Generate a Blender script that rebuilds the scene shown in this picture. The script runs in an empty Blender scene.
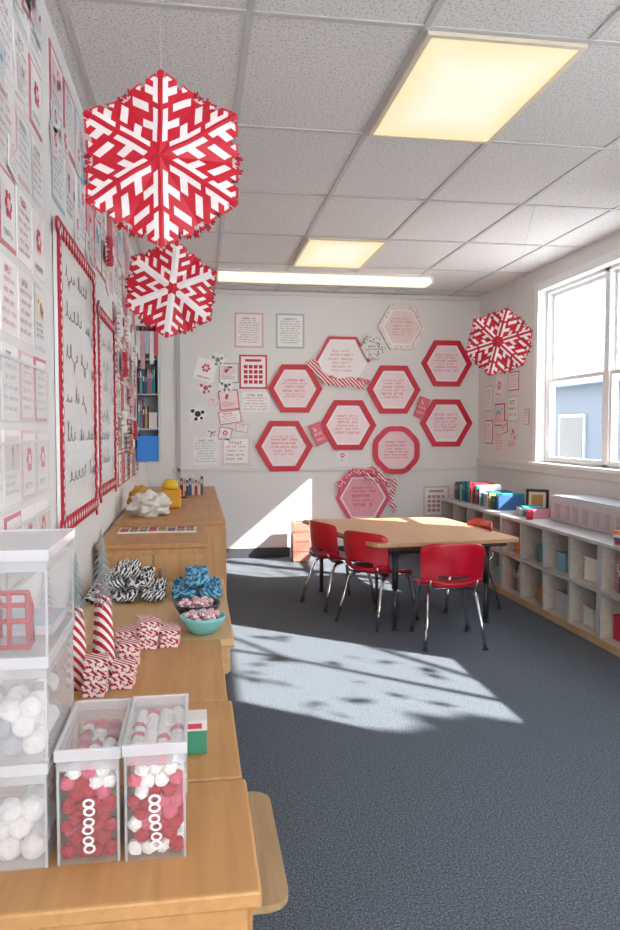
import bpy, bmesh, math, random
from mathutils import Vector, Matrix, noise as mnoise
random.seed(11)
scene=bpy.context.scene
scene.view_settings.view_transform='Standard'
COL=scene.collection
pi=math.pi
WL=-0.48; WR=2.96; WB=7.49; WF=-1.6; H=2.7

def hx(s):
    s=s.lstrip('#'); r=[int(s[i:i+2],16)/255 for i in (0,2,4)]
    return tuple(((c/12.92) if c<=.04045 else ((c+.055)/1.055)**2.4) for c in r)+(1,)
_m={}
def mat(c,rough=.55,var=.06,scale=25,bump=0.0,metal=0.0,emit=0,coat=0):
    key=(c,rough,var,scale,bump,metal,emit,coat)
    if key in _m: return _m[key]
    m=bpy.data.materials.new('mat_'+c.strip('#')); m.use_nodes=True
    nt=m.node_tree; n=nt.nodes; l=nt.links; b=n['Principled BSDF']
    col=hx(c)
    tc=n.new('ShaderNodeTexCoord'); nz=n.new('ShaderNodeTexNoise'); nz.inputs['Scale'].default_value=scale; nz.inputs['Detail'].default_value=3
    l.new(tc.outputs['Object'],nz.inputs['Vector'])
    mx=n.new('ShaderNodeMix'); mx.data_type='RGBA'
    mx.inputs[6].default_value=tuple(x*(1-var) for x in col[:3])+(1,)
    mx.inputs[7].default_value=tuple(min(1,x*(1+var)) for x in col[:3])+(1,)
    l.new(nz.outputs['Fac'],mx.inputs[0]); l.new(mx.outputs[2],b.inputs['Base Color'])
    b.inputs['Roughness'].default_value=rough; b.inputs['Metallic'].default_value=metal
    if coat: b.inputs['Coat Weight'].default_value=coat
    if bump:
        bp=n.new('ShaderNodeBump'); bp.inputs['Strength'].default_value=bump; bp.inputs['Distance'].default_value=.01
        l.new(nz.outputs['Fac'],bp.inputs['Height']); l.new(bp.outputs[0],b.inputs['Normal'])
    if emit:
        b.inputs['Emission Color'].default_value=col; b.inputs['Emission Strength'].default_value=emit
    _m[key]=m; return m

def wood(c1,c2,axis='Y'):
    key=('wood',c1,c2,axis)
    if key in _m: return _m[key]
    m=bpy.data.materials.new('wood_grain'); m.use_nodes=True
    nt=m.node_tree; n=nt.nodes; l=nt.links; b=n['Principled BSDF']
    tc=n.new('ShaderNodeTexCoord'); mp=n.new('ShaderNodeMapping')
    sc={'X':(1.5,22,22),'Y':(22,1.5,22),'Z':(22,22,1.5)}[axis]; mp.inputs['Scale'].default_value=sc
    nz=n.new('ShaderNodeTexNoise'); nz.inputs['Scale'].default_value=1.6; nz.inputs['Detail'].default_value=6; nz.inputs['Distortion'].default_value=.6
    l.new(tc.outputs['Object'],mp.inputs[0]); l.new(mp.outputs[0],nz.inputs['Vector'])
    cr=n.new('ShaderNodeValToRGB'); cr.color_ramp.elements[0].position=.3; cr.color_ramp.elements[1].position=.7
    cr.color_ramp.elements[0].color=hx(c1); cr.color_ramp.elements[1].color=hx(c2)
    l.new(nz.outputs['Fac'],cr.inputs[0]); l.new(cr.outputs[0],b.inputs['Base Color'])
    b.inputs['Roughness'].default_value=.42
    _m[key]=m; return m

def clear(c='#eef2f4',fac=.22,edge=.22):
    key=('clear',c,fac,edge)
    if key in _m: return _m[key]
    m=bpy.data.materials.new('clear_plastic'); m.use_nodes=True
    nt=m.node_tree; n=nt.nodes; l=nt.links; b=n['Principled BSDF']
    nz=n.new('ShaderNodeTexNoise'); nz.inputs['Scale'].default_value=12
    tc=n.new('ShaderNodeTexCoord'); l.new(tc.outputs['Object'],nz.inputs['Vector'])
    bp=n.new('ShaderNodeBump'); bp.inputs['Strength'].default_value=.08; l.new(nz.outputs['Fac'],bp.inputs['Height']); l.new(bp.outputs[0],b.inputs['Normal'])
    b.inputs['Base Color'].default_value=hx(c); b.inputs['Roughness'].default_value=.12
    t=n.new('ShaderNodeBsdfTransparent'); mx=n.new('ShaderNodeMixShader'); lw=n.new('ShaderNodeLayerWeight'); lw.inputs[0].default_value=.3
    ma=n.new('ShaderNodeMath'); ma.operation='MULTIPLY_ADD'; ma.inputs[1].default_value=edge; ma.inputs[2].default_value=fac
    l.new(lw.outputs['Facing'],ma.inputs[0]); l.new(ma.outputs[0],mx.inputs[0]); l.new(t.outputs[0],mx.inputs[1]); l.new(b.outputs[0],mx.inputs[2])
    l.new(mx.outputs[0],n['Material Output'].inputs[0]); _m[key]=m; return m

def stripes(c1,c2,scale=20,dist=0.0,kind='DIAGONAL'):
    key=('st',c1,c2,scale,dist,kind)
    if key in _m: return _m[key]
    m=bpy.data.materials.new('striped_paper'); m.use_nodes=True
    nt=m.node_tree; n=nt.nodes; l=nt.links; b=n['Principled BSDF']
    tc=n.new('ShaderNodeTexCoord'); w=n.new('ShaderNodeTexWave'); w.bands_direction=kind
    w.inputs['Scale'].default_value=scale; w.inputs['Distortion'].default_value=dist; w.inputs['Detail Scale'].default_value=2
    l.new(tc.outputs['Object'],w.inputs[0]); cr=n.new('ShaderNodeValToRGB'); cr.color_ramp.interpolation='CONSTANT'
    cr.color_ramp.elements[0].color=hx(c1); cr.color_ramp.elements[1].color=hx(c2); cr.color_ramp.elements[1].position=.5
    l.new(w.outputs['Fac'],cr.inputs[0]); l.new(cr.outputs[0],b.inputs['Base Color']); b.inputs['Roughness'].default_value=.6
    _m[key]=m; return m

def spots(c1,c2,scale=40,th=.3):
    key=('sp',c1,c2,scale,th)
    if key in _m: return _m[key]
    m=bpy.data.materials.new('spotted_pattern'); m.use_nodes=True
    nt=m.node_tree; n=nt.nodes; l=nt.links; b=n['Principled BSDF']
    tc=n.new('ShaderNodeTexCoord'); w=n.new('ShaderNodeTexVoronoi'); w.inputs['Scale'].default_value=scale
    l.new(tc.outputs['Object'],w.inputs['Vector']); cr=n.new('ShaderNodeValToRGB'); cr.color_ramp.interpolation='CONSTANT'
    cr.color_ramp.elements[0].color=hx(c1); cr.color_ramp.elements[1].color=hx(c2); cr.color_ramp.elements[1].position=th
    l.new(w.outputs['Distance'],cr.inputs[0]); l.new(cr.outputs[0],b.inputs['Base Color']); b.inputs['Roughness'].default_value=.6
    _m[key]=m; return m

class MB:
    def __init__(s): s.v=[];s.f=[];s.m=[]
    def add(s,vs,fs,mi=0):
        o=len(s.v); s.v+= [tuple(p) for p in vs]; s.f+=[tuple(o+i for i in f) for f in fs]; s.m+=[mi]*len(fs)
    def box(s,x0,x1,y0,y1,z0,z1,mi=0):
        vs=[(x,y,z) for x in (x0,x1) for y in (y0,y1) for z in (z0,z1)]
        s.add(vs,[(0,1,3,2),(4,6,7,5),(0,4,5,1),(2,3,7,6),(0,2,6,4),(1,5,7,3)],mi)
    def prism(s,pts,a,b,mi=0,ax='z',cap=None):
        n=len(pts)
        def P(p,t):
            return (p[0],p[1],t) if ax=='z' else ((p[0],t,p[1]) if ax=='y' else (t,p[0],p[1]))
        vs=[P(p,a) for p in pts]+[P(p,b) for p in pts]
        s.add(vs,[(i,(i+1)%n,n+(i+1)%n,n+i) for i in range(n)],mi)
        s.add(vs,[tuple(range(n)),tuple(range(n,2*n))],mi if cap is None else cap)
    def ring(s,po,pin,a,b,mi=0):
        n=len(po)
        vs=[(p[0],a,p[1]) for p in po]+[(p[0],a,p[1]) for p in pin]+[(p[0],b,p[1]) for p in po]+[(p[0],b,p[1]) for p in pin]
        fs=[]
        for i in range(n):
            j=(i+1)%n
            fs+=[(i,j,n+j,n+i),(2*n+i,2*n+j,3*n+j,3*n+i),(i,j,2*n+j,2*n+i),(n+i,n+j,3*n+j,3*n+i)]
        s.add(vs,fs,mi)
    def tube(s,path,r,n=10,mi=0,r2=None,cap=True):
        path=[Vector(p) for p in path]; k=len(path); vs=[]
        up=Vector((0.13,.27,.95)).normalized()
        for i,p in enumerate(path):
            d=(path[min(i+1,k-1)]-path[max(i-1,0)]).normalized()
            a=d.cross(up)
            if a.length<.1: a=d.cross(Vector((1,0,0)))
            a.normalize(); b=d.cross(a)
            rr=r if r2 is None else r+(r2-r)*i/(k-1)
            vs+=[tuple(p+a*math.cos(2*pi*j/n)*rr+b*math.sin(2*pi*j/n)*rr) for j in range(n)]
        fs=[(i*n+j,i*n+(j+1)%n,(i+1)*n+(j+1)%n,(i+1)*n+j) for i in range(k-1) for j in range(n)]
        if cap: fs+=[tuple(range(n)),tuple((k-1)*n+j for j in range(n))]
        s.add(vs,fs,mi)
    def lathe(s,prof,n=24,mi=0,c=(0,0,0)):
        k=len(prof); vs=[(c[0]+r*math.cos(2*pi*j/n),c[1]+r*math.sin(2*pi*j/n),c[2]+z) for r,z in prof for j in range(n)]
        fs=[(i*n+j,i*n+(j+1)%n,(i+1)*n+(j+1)%n,(i+1)*n+j) for i in range(k-1) for j in range(n)]
        s.add(vs,fs,mi)
    def quad(s,x0,x1,z0,z1,y,mi=0):
        s.add([(x0,y,z0),(x1,y,z0),(x1,y,z1),(x0,y,z1)],[(0,1,2,3)],mi)
    def disc(s,cx,cz,r,y,mi=0,n=14,rz=None):
        rz=rz or r
        s.add([(cx+r*math.cos(2*pi*i/n),y,cz+rz*math.sin(2*pi*i/n)) for i in range(n)],[tuple(range(n))],mi)
    def letters(s,x,x2,zc,t,y,mi=0):
        """row of little stroke marks, t = half height"""
        cw=t*1.25; g=t*.55; sw=t*.34
        while x+cw<=x2+1e-6:
            k=random.randint(0,6)
            if k in (0,1,2,4,5): s.quad(x,x+sw,zc-t,zc+t,y,mi)
            if k in (0,4): s.quad(x+cw-sw,x+cw,zc-t,zc+t,y,mi)
            if k==6: s.quad(x+cw/2-sw/2,x+cw/2+sw/2,zc-t,zc+t,y,mi)
            if k in (1,2,4,5,6): s.quad(x,x+cw,zc+t-sw,zc+t,y-.00005,mi)
            if k in (1,4,3): s.quad(x,x+cw,zc-t,zc-t+sw,y-.00005,mi)
            if k in (0,1,2,3): s.quad(x,x+cw,zc-sw/2,zc+sw/2,y-.00005,mi)
            if k==3: s.quad(x+cw-sw,x+cw,zc-t,zc,y,mi); s.quad(x,x+sw,zc,zc+t,y,mi)
            x+=cw+g
    def obj(s,name,mats,parent=None,loc=(0,0,0),rot=(0,0,0),bevel=0,smooth=False,recalc=True,sub=0,solid=0):
        me=bpy.data.meshes.new(name); me.from_pydata(s.v,[],s.f); me.update()
        for m in mats: me.materials.append(m)
        for p,i in zip(me.polygons,s.m): p.material_index=min(i,len(mats)-1); p.use_smooth=smooth
        if recalc:
            bm=bmesh.new(); bm.from_mesh(me); bmesh.ops.recalc_face_normals(bm,faces=bm.faces); bm.to_mesh(me); bm.free()
        o=bpy.data.objects.new(name,me); COL.objects.link(o); o.location=loc; o.rotation_euler=rot
        if parent: o.parent=parent
        if solid:
            md=o.modifiers.new('solid','SOLIDIFY'); md.thickness=solid; md.offset=0
        if bevel:
            md=o.modifiers.new('bev','BEVEL'); md.width=bevel; md.segments=2; md.limit_method='ANGLE'
        if sub:
            md=o.modifiers.new('sub','SUBSURF'); md.levels=sub; md.render_levels=sub
        return o
def empty(name,loc=(0,0,0),rot=(0,0,0)):
    o=bpy.data.objects.new(name,None); o.empty_display_size=.05; COL.objects.link(o); o.location=loc; o.rotation_euler=rot; return o
def top(o,label,cat,group=None):
    o['label']=label; o['category']=cat
    if group: o['group']=group
    return o
def struct(o): o['kind']='structure'; return o
def copy_thing(o,loc,rot=None,label=None):
    c=o.copy(); COL.objects.link(c); c.location=loc
    if rot is not None: c.rotation_euler=rot
    if label: c['label']=label
    for ch in [x for x in bpy.data.objects if x.parent==o]:
        d=ch.copy(); COL.objects.link(d); d.parent=c
    return c

# ---------------- room shell ----------------
W=mat('#e6e4e2',.7,.02,6,.03)
m=bpy.data.materials.new('carpet'); m.use_nodes=True; n=m.node_tree.nodes; l=m.node_tree.links; b=n['Principled BSDF']
tc=n.new('ShaderNodeTexCoord'); nz=n.new('ShaderNodeTexNoise'); nz.inputs['Scale'].default_value=150; nz.inputs['Detail'].default_value=4; nz.inputs['Roughness'].default_value=.75
l.new(tc.outputs['Object'],nz.inputs['Vector'])
cr=n.new('ShaderNodeValToRGB'); e=cr.color_ramp.elements; e[0].position=.36; e[1].position=.66; e[0].color=hx('#363c44'); e[1].color=hx('#8a949e')
x=cr.color_ramp.elements.new(.5); x.color=hx('#57606a')
l.new(nz.outputs['Fac'],cr.inputs[0]); l.new(cr.outputs[0],b.inputs['Base Color']); b.inputs['Roughness'].default_value=.95
bp=n.new('ShaderNodeBump'); bp.inputs['Strength'].default_value=.5; bp.inputs['Distance'].default_value=.008; l.new(nz.outputs['Fac'],bp.inputs['Height']); l.new(bp.outputs[0],b.inputs['Normal'])
carpet=m
f=MB(); f.box(WL-.15,WR+.15,WF-.15,WB+.15,-.1,0); struct(f.obj('floor',[carpet]))
m=bpy.data.materials.new('ceiling_tile'); m.use_nodes=True; n=m.node_tree.nodes; l=m.node_tree.links; b=n['Principled BSDF']
tc=n.new('ShaderNodeTexCoord'); nz=n.new('ShaderNodeTexNoise'); nz.inputs['Scale'].default_value=110; nz.inputs['Detail'].default_value=3
l.new(tc.outputs['Object'],nz.inputs['Vector'])
cr=n.new('ShaderNodeValToRGB'); e=cr.color_ramp.elements; e[0].position=.33; e[1].position=.47; e[0].color=hx('#b4b0ac'); e[1].color=hx('#e8e4e1')
l.new(nz.outputs['Fac'],cr.inputs[0]); l.new(cr.outputs[0],b.inputs['Base Color']); b.inputs['Roughness'].default_value=.9
bp=n.new('ShaderNodeBump'); bp.inputs['Strength'].default_value=.3; bp.inputs['Distance'].default_value=.004; l.new(nz.outputs['Fac'],bp.inputs['Height']); l.new(bp.outputs[0],b.inputs['Normal'])
f=MB(); f.box(WL-.15,WR+.15,WF-.15,WB+.15,H,H+.1); struct(f.obj('ceiling',[m]))
tb=MB()
gx=[-.42+.61*i for i in range(6)]; gy=[2.545-.935*4+.935*i for i in range(0,10)]
for x_ in gx: tb.box(x_-.012,x_+.012,WF+.01,WB-.01,H-.006,H)
for y_ in gy:
    if WF<y_<WB: tb.box(WL+.01,WR-.01,y_-.012,y_+.012,H-.007,H-.0005)
struct(tb.obj('trim_1',[mat('#cac7c4',.5)]))
f=MB(); f.box(WL-.15,WL,WF-.15,WB+.15,0,H); struct(f.obj('wall_left',[W]))
f=MB(); f.box(WL,WR,WB,WB+.15,0,H); struct(f.obj('wall_back',[W]))
FX0,FX1,FZ0,FZ1=-.2,2.8,.8,2.55  # opening behind the camera, added to let fill light in
f=MB(); f.box(WL,FX0,WF-.15,WF,0,H); f.box(FX1,WR,WF-.15,WF,0,H); f.box(FX0,FX1,WF-.15,WF,0,FZ0); f.box(FX0,FX1,WF-.15,WF,FZ1,H); struct(f.obj('wall_front',[W]))
W1=(4.45,6.1); W2=(1.2,2.8); Z2=1.25
WIN=[(W1[0],W1[1],1.02),(W2[0],W2[1],Z2)]; ZT=2.5
f=MB(); 
f.box(WR,WR+.15,WF-.15,W2[0],0,H); f.box(WR,WR+.15,W2[1],W1[0],0,H); f.box(WR,WR+.15,W1[1],WB+.15,0,H)
for a,c,zs in WIN: f.box(WR,WR+.15,a,c,0,zs); f.box(WR,WR+.15,a,c,ZT,H)
struct(f.obj('wall_right',[W]))
def trimbox(name,*bx,c='#dedcd9'):
    f=MB(); f.box(*bx); return struct(f.obj(name,[mat(c,.5)],bevel=.003))
trimbox('baseboard_back',WL+.01,WR-.01,WB-.015,WB-.0005,0,.1,c='#3a3a3f')
trimbox('baseboard_left',WL+.0005,WL+.015,WF+.02,WB-.02,0,.1,c='#3a3a3f')
trimbox('baseboard_right',WR-.015,WR-.0005,WF+.02,WB-.02,0,.1,c='#3a3a3f')
trimbox('trim_2',WL+.25,WR-.005,WB-.02,WB-.0005,.88,.92)
trimbox('trim_3',-.19,-.15,WB-.02,WB-.0005,.1,2.66,c='#b3b2b1')
trimbox('trim_4',WL+.01,WR-.005,WB-.03,WB-.0005,H-.05,H-.008)
trimbox('trim_5',WR-.03,WR-.0005,3.3,WB-.04,.93,.99)
GL=clear('#ffffff',.02,.03)
wm=mat('#efefef',.4)
def window(name,a,c,zs,splits,rail=True):
    root=empty(name,(WR,a,zs)); struct(root)
    w=c-a; h=ZT-zs
    f=MB()
    f.box(-.02,0,-.07,0,-.03,h+.07); f.box(-.02,0,w,w+.07,-.03,h+.07); f.box(-.02,0,0,w,h,h+.07)
    f.obj('casing',[wm],root,bevel=.003)
    f=MB(); f.box(-.06,.06,-.08,w+.08,-.03,0); f.obj('sill',[wm],root,bevel=.004)
    f=MB(); edges=[0]+splits+[w]
    for s_ in splits: f.box(.06,.14,s_-.035,s_+.035,0,h)
    f.box(.06,.14,0,.03,0,h); f.box(.06,.14,w-.03,w,0,h)
    f.box(.06,.14,.03,w-.03,h-.025,h); f.box(.06,.14,.03,w-.03,0,.02)
    f.obj('frame',[wm],root,bevel=.003)
    for i in range(len(edges)-1):
        u0=edges[i]+.035; u1=edges[i+1]-.035
        for (z0,z1,xo) in (((.02,.72,.07),(.70,h-.025,.105)) if rail else ((.02,h-.025,.09),)):
            f=MB(); t=.03
            f.box(xo,xo+.03,u0,u0+t,z0,z1); f.box(xo,xo+.03,u1-t,u1,z0,z1); f.box(xo,xo+.03,u0+t,u1-t,z0,z0+t); f.box(xo,xo+.03,u0+t,u1-t,z1-t,z1)
            f.obj('sash',[wm],root,bevel=.002)
            f=MB(); f.box(xo+.013,xo+.017,u0+t,u1-t,z0+t,z1-t); f.obj('glass_pane',[GL],root)
    return root
window('window_1',W1[0],W1[1],1.02,[.68]); window('window_2',W2[0],W2[1],Z2,[],False)
root=empty('added_fill_window',(FX0,WF,FZ0)); struct(root); f=MB(); w_=FX1-FX0; h_=FZ1-FZ0  # invented window, unseen behind the camera, added as a fill light source
f.box(0,.05,-.1,-.05,0,h_); f.box(w_-.05,w_,-.1,-.05,0,h_); f.box(w_/2-.025,w_/2+.025,-.1,-.05,0,h_); f.box(.05,w_/2-.025,-.1,-.05,0,.05); f.box(w_/2+.025,w_-.05,-.1,-.05,0,.05); f.box(.05,w_/2-.025,-.1,-.05,h_-.05,h_); f.box(w_/2+.025,w_-.05,-.1,-.05,h_-.05,h_)
f.obj('frame',[wm],root)

def panel(x0,x1,y0,y1):
    root=empty('ceiling_light',((x0+x1)/2,(y0+y1)/2,H-.012)); w=(x1-x0)/2; d=(y1-y0)/2
    f=MB(); t=.02
    f.box(-w,w,-d,-d+t,-.01,.004); f.box(-w,w,d-t,d,-.01,.004); f.box(-w,-w+t,-d+t,d-t,-.01,.004); f.box(w-t,w,-d+t,d-t,-.01,.004)
    f.obj('frame',[mat('#e8dcc4',.4)],root)
    m=bpy.data.materials.get('light_diffuser')
    if not m:
        m=bpy.data.materials.new('light_diffuser'); m.use_nodes=True; n=m.node_tree.nodes; l=m.node_tree.links; b=n['Principled BSDF']
        tc=n.new('ShaderNodeTexCoord'); sp=n.new('ShaderNodeSeparateXYZ'); l.new(tc.outputs['Generated'],sp.inputs[0])
        g1=n.new('ShaderNodeMath'); g1.operation='PINGPONG'; g1.inputs[1].default_value=.5; l.new(sp.outputs['X'],g1.inputs[0])
        g2=n.new('ShaderNodeMath'); g2.operation='PINGPONG'; g2.inputs[1].default_value=.5; l.new(sp.outputs['Y'],g2.inputs[0])
        mn=n.new('ShaderNodeMath'); mn.operation='MINIMUM'; l.new(g1.outputs[0],mn.inputs[0]); l.new(g2.outputs[0],mn.inputs[1])
        cr=n.new('ShaderNodeValToRGB'); cr.color_ramp.elements[0].color=hx('#f6dca4'); cr.color_ramp.elements[1].color=hx('#fbf0d8'); cr.color_ramp.elements[1].position=.28
        l.new(mn.outputs[0],cr.inputs[0]); l.new(cr.outputs[0],b.inputs['Emission Color']); b.inputs['Emission Strength'].default_value=.9; b.inputs['Base Color'].default_value=hx('#a8a498')
    f=MB(); f.box(-w+t,w-t,-d+t,d-t,-.006,.0); f.obj('diffuser',[m],root)
    top(root,'recessed rectangular ceiling light with glowing warm diffuser','light')
panel(.81,1.41,2.555,3.465); panel(.81,1.41,5.36,6.27); panel(.81,1.41,-.25,.66)
root=empty('strip_light',(1.16,6.62,H-.05)); f=MB(); f.box(-.96,.96,-.11,.11,.025,.05); f.box(-.98,-.96,-.1,.1,-.03,.03); f.box(.96,.98,-.1,.1,-.03,.03)
f.obj('housing',[mat('#dcdad6')],root); f=MB(); f.box(-.96,.96,-.1,.1,-.03,.024); f.obj('diffuser',[mat('#fbecd0',.5,.02,4,0,0,1.0)],root,bevel=.02)
top(root,'long white surface mounted strip light, glowing','light')

# ---------------- flat wall things ----------------
def place(wall,u,z,off=.001):
    if wall=='B': return (u,WB-off,z),0
    if wall=='L': return (WL+off,u,z),pi/2
    return (WR-off,u,z),-pi/2
def poster(wall,u,z,w,h,bg='#efedeb',bd=None,style='text',ink='#b8283a',tilt=0,label=None,off=.0,name='poster',lines=None,cat='poster'):
    f=MB(); mats=[mat(bg,.3,.03),mat(bd or bg,.35,.03),mat(ink,.5,.03)]
    f.box(-w/2,w/2,-.003,0,-h/2,h/2,1 if bd else 0)
    y=-.0042
    bw=.0
    if bd:
        bw=min(w,h)*.06; f.quad(-w/2+bw,w/2-bw,-h/2+bw,h/2-bw,y,0); y-=.001
    iw=w/2-bw-.08*w; ih=h/2-bw-.08*h
    if style=='text':
        n=lines or max(4,int(h/.03)); lh=2*ih/n
        for i in range(n):
            zc=ih-(i+.5)*lh
            big=(i==0); t=lh*(.38 if big else .2); k=.7 if big else random.choice([1,1,.8])
            x=-iw*k; end=iw*k
            while x<end-t*2:
                x2=min(x+random.uniform(6,13)*t,end)
                f.letters(x,x2,zc,t,y,2); x=x2+t*1.6
    elif style=='grid':
        nx,nz_=4,5
        for i in range(nx):
            for j in range(nz_):
                if j==nz_-1: continue
                cx=-iw+(i+.5)*2*iw/nx; cz=-ih+(j+.5)*2*ih/nz_; f.quad(cx-iw/nx*.75,cx+iw/nx*.75,cz-ih/nz_*.7,cz+ih/nz_*.7,y,2)
        f.quad(-iw*.8,iw*.8,ih-.2*ih,ih,y,2)
    elif style=='pic':
        mats+=[mat(random.choice(['#f0d4d7','#f2dcde','#cfdde6','#f0e4cc','#e8dedb']),.4),mat(random.choice(['#cc5468','#8fa6be','#8c8c92','#d9788a']),.5)]
        f.quad(-iw,iw,-ih*.1,ih,y,3)
        for k in range(5): f.disc(random.uniform(-iw,iw)*.7,random.uniform(ih*.05,ih*.8),w*random.uniform(.03,.08),y-.001-.0003*k,4 if k%2 else 2,rz=w*random.uniform(.03,.1))
        for k in range(3): f.letters(-iw,iw*random.uniform(.3,1),-ih*(.3+.24*k),ih*.07,y,2)
    elif style=='flower':
        mats+=[mat('#d8485f',.5),mat('#f1dfd9',.6)]
        for k in range(6): a=k*pi/3; f.disc(math.cos(a)*w*.15,ih*.2+math.sin(a)*w*.15,w*.07,y-.0002*k,3)
        f.disc(0,ih*.2,w*.08,y-.002,4); f.letters(-iw*.8,iw*.8,-ih*.85,ih*.1,y,2)
    loc,rz=place(wall,u,z,off)
    o=f.obj(name,mats,loc=loc,rot=(0,tilt,rz),recalc=False)
    return top(o,label or 'white paper sheet with printed lines pinned to the wall',cat)
def hexpts(r,n=6,a0=0): return [(r*math.cos(a0+2*pi*i/n),r*math.sin(a0+2*pi*i/n)) for i in range(n)]
def octs(r,amp=0.05):
    out=[]
    for i in range(64):
        a=2*pi*i/64; b=(a+pi/8)%(pi/4)-pi/8; q=r*.93/(math.cos(b)*.6+.4)*(1+amp*abs(math.sin(8*a))); out.append((q*math.cos(a),q*math.sin(a)))
    return out
RED='#cc0e32'
def hexsign(u,z,r,red=RED,inner='#f5e3e6',ink='#d85872',lines=6,n=6,a0=0,label=None,thin=.79,dots=None,tilt=0,off=0,scallop=False,sides=None):
    root=empty('hexagon_sign',(u,WB-off,z),(0,tilt,0))
    po=octs(r,.02) if scallop else hexpts(r,n,a0); pin=octs(r*thin,0) if scallop else hexpts(r*thin,n,a0)
    f=MB()
    if sides is None: f.ring(po,pin,-.03,0,0)
    else:
        for i in sides: j=(i+1)%n; f.prism([po[i],po[j],pin[j],pin[i]],-.03,0,0,'y')
    f.obj('border',[mat(red,.4) if not dots else spots(red,dots,45,.35)],root,bevel=0 if scallop or sides else .002)
    f=MB(); f.prism(pin,-.012,0,0,'y')
    if not scallop: f.ring(hexpts(r*thin*.98,n,a0),hexpts(r*thin*.9,n,a0),-.0135,-.012,2)
    h=r*thin*.56; hs=[random.choice([1,1.3,.8]) for _ in range(lines)]; tot=sum(hs); zc=h*.85
    for i in range(lines):
        lh=hs[i]*1.6*h/tot; zc-=lh/2; t=lh*.26; wd=r*.47*random.uniform(.75,1.05); x=-wd
        while x<wd-2*t:
            x2=min(x+random.uniform(7,14)*t,wd); f.letters(x,x2,zc,t,-.0145,1); x=x2+t*1.6
        zc-=lh/2
    f.obj('panel',[mat(inner,.5,.03),mat(ink,.5),mat('#faf6f6',.5)],root,recalc=False)
    top(root,label or 'red bordered hexagon sign with pink lettering on white','wall decoration')
hexsign(1.0,1.72,.28); hexsign(2.03,1.717,.285); hexsign(2.60,1.995,.275); hexsign(1.55,1.35,.295); hexsign(2.60,1.373,.285)
hexsign(.886,1.136,.295)
hexsign(2.06,1.09,.265,red='#d42446',inner='#f6d4da',ink='#c4344e',label='pale pink sign with rounded octagonal red rim',scallop=True,thin=.8)
hexsign(1.49,2.0,.29,red='#d0354c',inner='#f5eeed',ink='#dc8496',label='white hexagon sign partly covered by a draped striped ribbon',thin=.9,sides=[0,1,2])
hexsign(2.115,2.36,.26,red='#e4b0b2',inner='#eed8d4',ink='#d08490',thin=.82,dots='#f2e6e2',lines=6,label='pale pink dotted hexagon sign')
hexsign(1.80,2.14,.13,red='#3a3a3e',inner='#e0dedb',ink='#45454a',dots='#e2e0dd',thin=.5,lines=2,label='small white and black speckled hexagon',off=.031)
hexsign(1.71,.60,.29,red='#dc5470',inner='#eda6b4',ink='#c03048',lines=5,label='pink sign with ribbons draped over its rim',thin=.86)
def ribbon(u,z,pts,wd,label,off=.034,mt=None):
    f=MB(); P=[Vector(p) for p in pts]; vs=[];k=len(P)
    for i,p in enumerate(P):
        d=(P[min(i+1,k-1)]-P[max(i-1,0)]).normalized(); nn=Vector((-d[1],d[0]))
        wv=wd*(1+.25*math.sin(i*2.2))
        vs+=[(p[0]+nn[0]*wv,-.002-.012*abs(math.sin(i*1.3)),p[1]+nn[1]*wv),(p[0]-nn[0]*wv,-.002-.012*abs(math.sin(i*1.3+1)),p[1]-nn[1]*wv)]
    f.add(vs,[(2*i,2*i+1,2*i+3,2*i+2) for i in range(k-1)])
    o=f.obj('paper_ribbon',[mt or stripes('#cc1034','#f4e8e8',16)],loc=(u,WB-off,z),solid=.002); top(o,label,'ribbon')
ribbon(1.49,2.0,[(-.34,.0),(-.30,-.06),(-.25,-.11),(-.20,-.17),(-.15,-.205),(-.08,-.215),(0,-.22),(.08,-.20),(.16,-.24),(.22,-.25)],.042,'red and white striped paper ribbon swag')
ribbon(1.71,.7,[(.27*math.cos(a*pi/12+.2)+.01*math.sin(a*3),.24*math.sin(a*pi/12+.2)-.05+.02*math.sin(a*2)) for a in range(12)],.028,'pink and white dotted ribbon arch',mt=spots('#f0dcdf','#d8506c',50,.4))
ribbon(2.02,.60,[(.02*math.sin(i),.2-.045*i) for i in range(9)],.024,'red and white curled ribbon tail'); ribbon(1.80,.80,[(-.08+.03*i,.05*math.sin(i*1.4)) for i in range(8)],.02,'small red and white ribbon bow',off=.05)
for (u,z,w,h,t) in ((1.40,1.80,.12,.07,.5),(2.33,1.53,.12,.22,.35),(1.235,1.26,.12,.22,-.4),(1.70,1.80,.14,.05,.2)):
    poster('B',u,z,w,h,'#d8566a','#c01a34','text','#f0d2d6',tilt=t,label='small tilted red card with pale lettering',off=.033,lines=3)
B=lambda *a,**k: poster('B',*a,**k)
B(.535,2.30,.29,.35,'#f4ebe8','#e0b0b5','text','#6c646a',label='pink bordered poster with dark text'); B(.95,2.30,.29,.35,'#f0eeeb','#a8bcbc','text','#5f6470',label='pale bordered poster with heading and text')
B(.575,1.885,.28,.34,'#f4ecec','#cc2440','grid','#cc2440',label='red and white calendar chart'); B(.60,1.58,.28,.2,style='text',label='white card with red lettering')
B(.10,1.9,.2,.22,'#f6f4f2',None,'flower',tilt=.25,label='white snowflake cutout with pink flower'); B(.33,1.87,.2,.2,'#eceae6','#a8a8ac','pic',label='small picture card with grey border')
B(.33,1.6,.2,.2,'#f0d6d8','#d45a70','pic',tilt=-.1,label='small pink bordered picture card')
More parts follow.
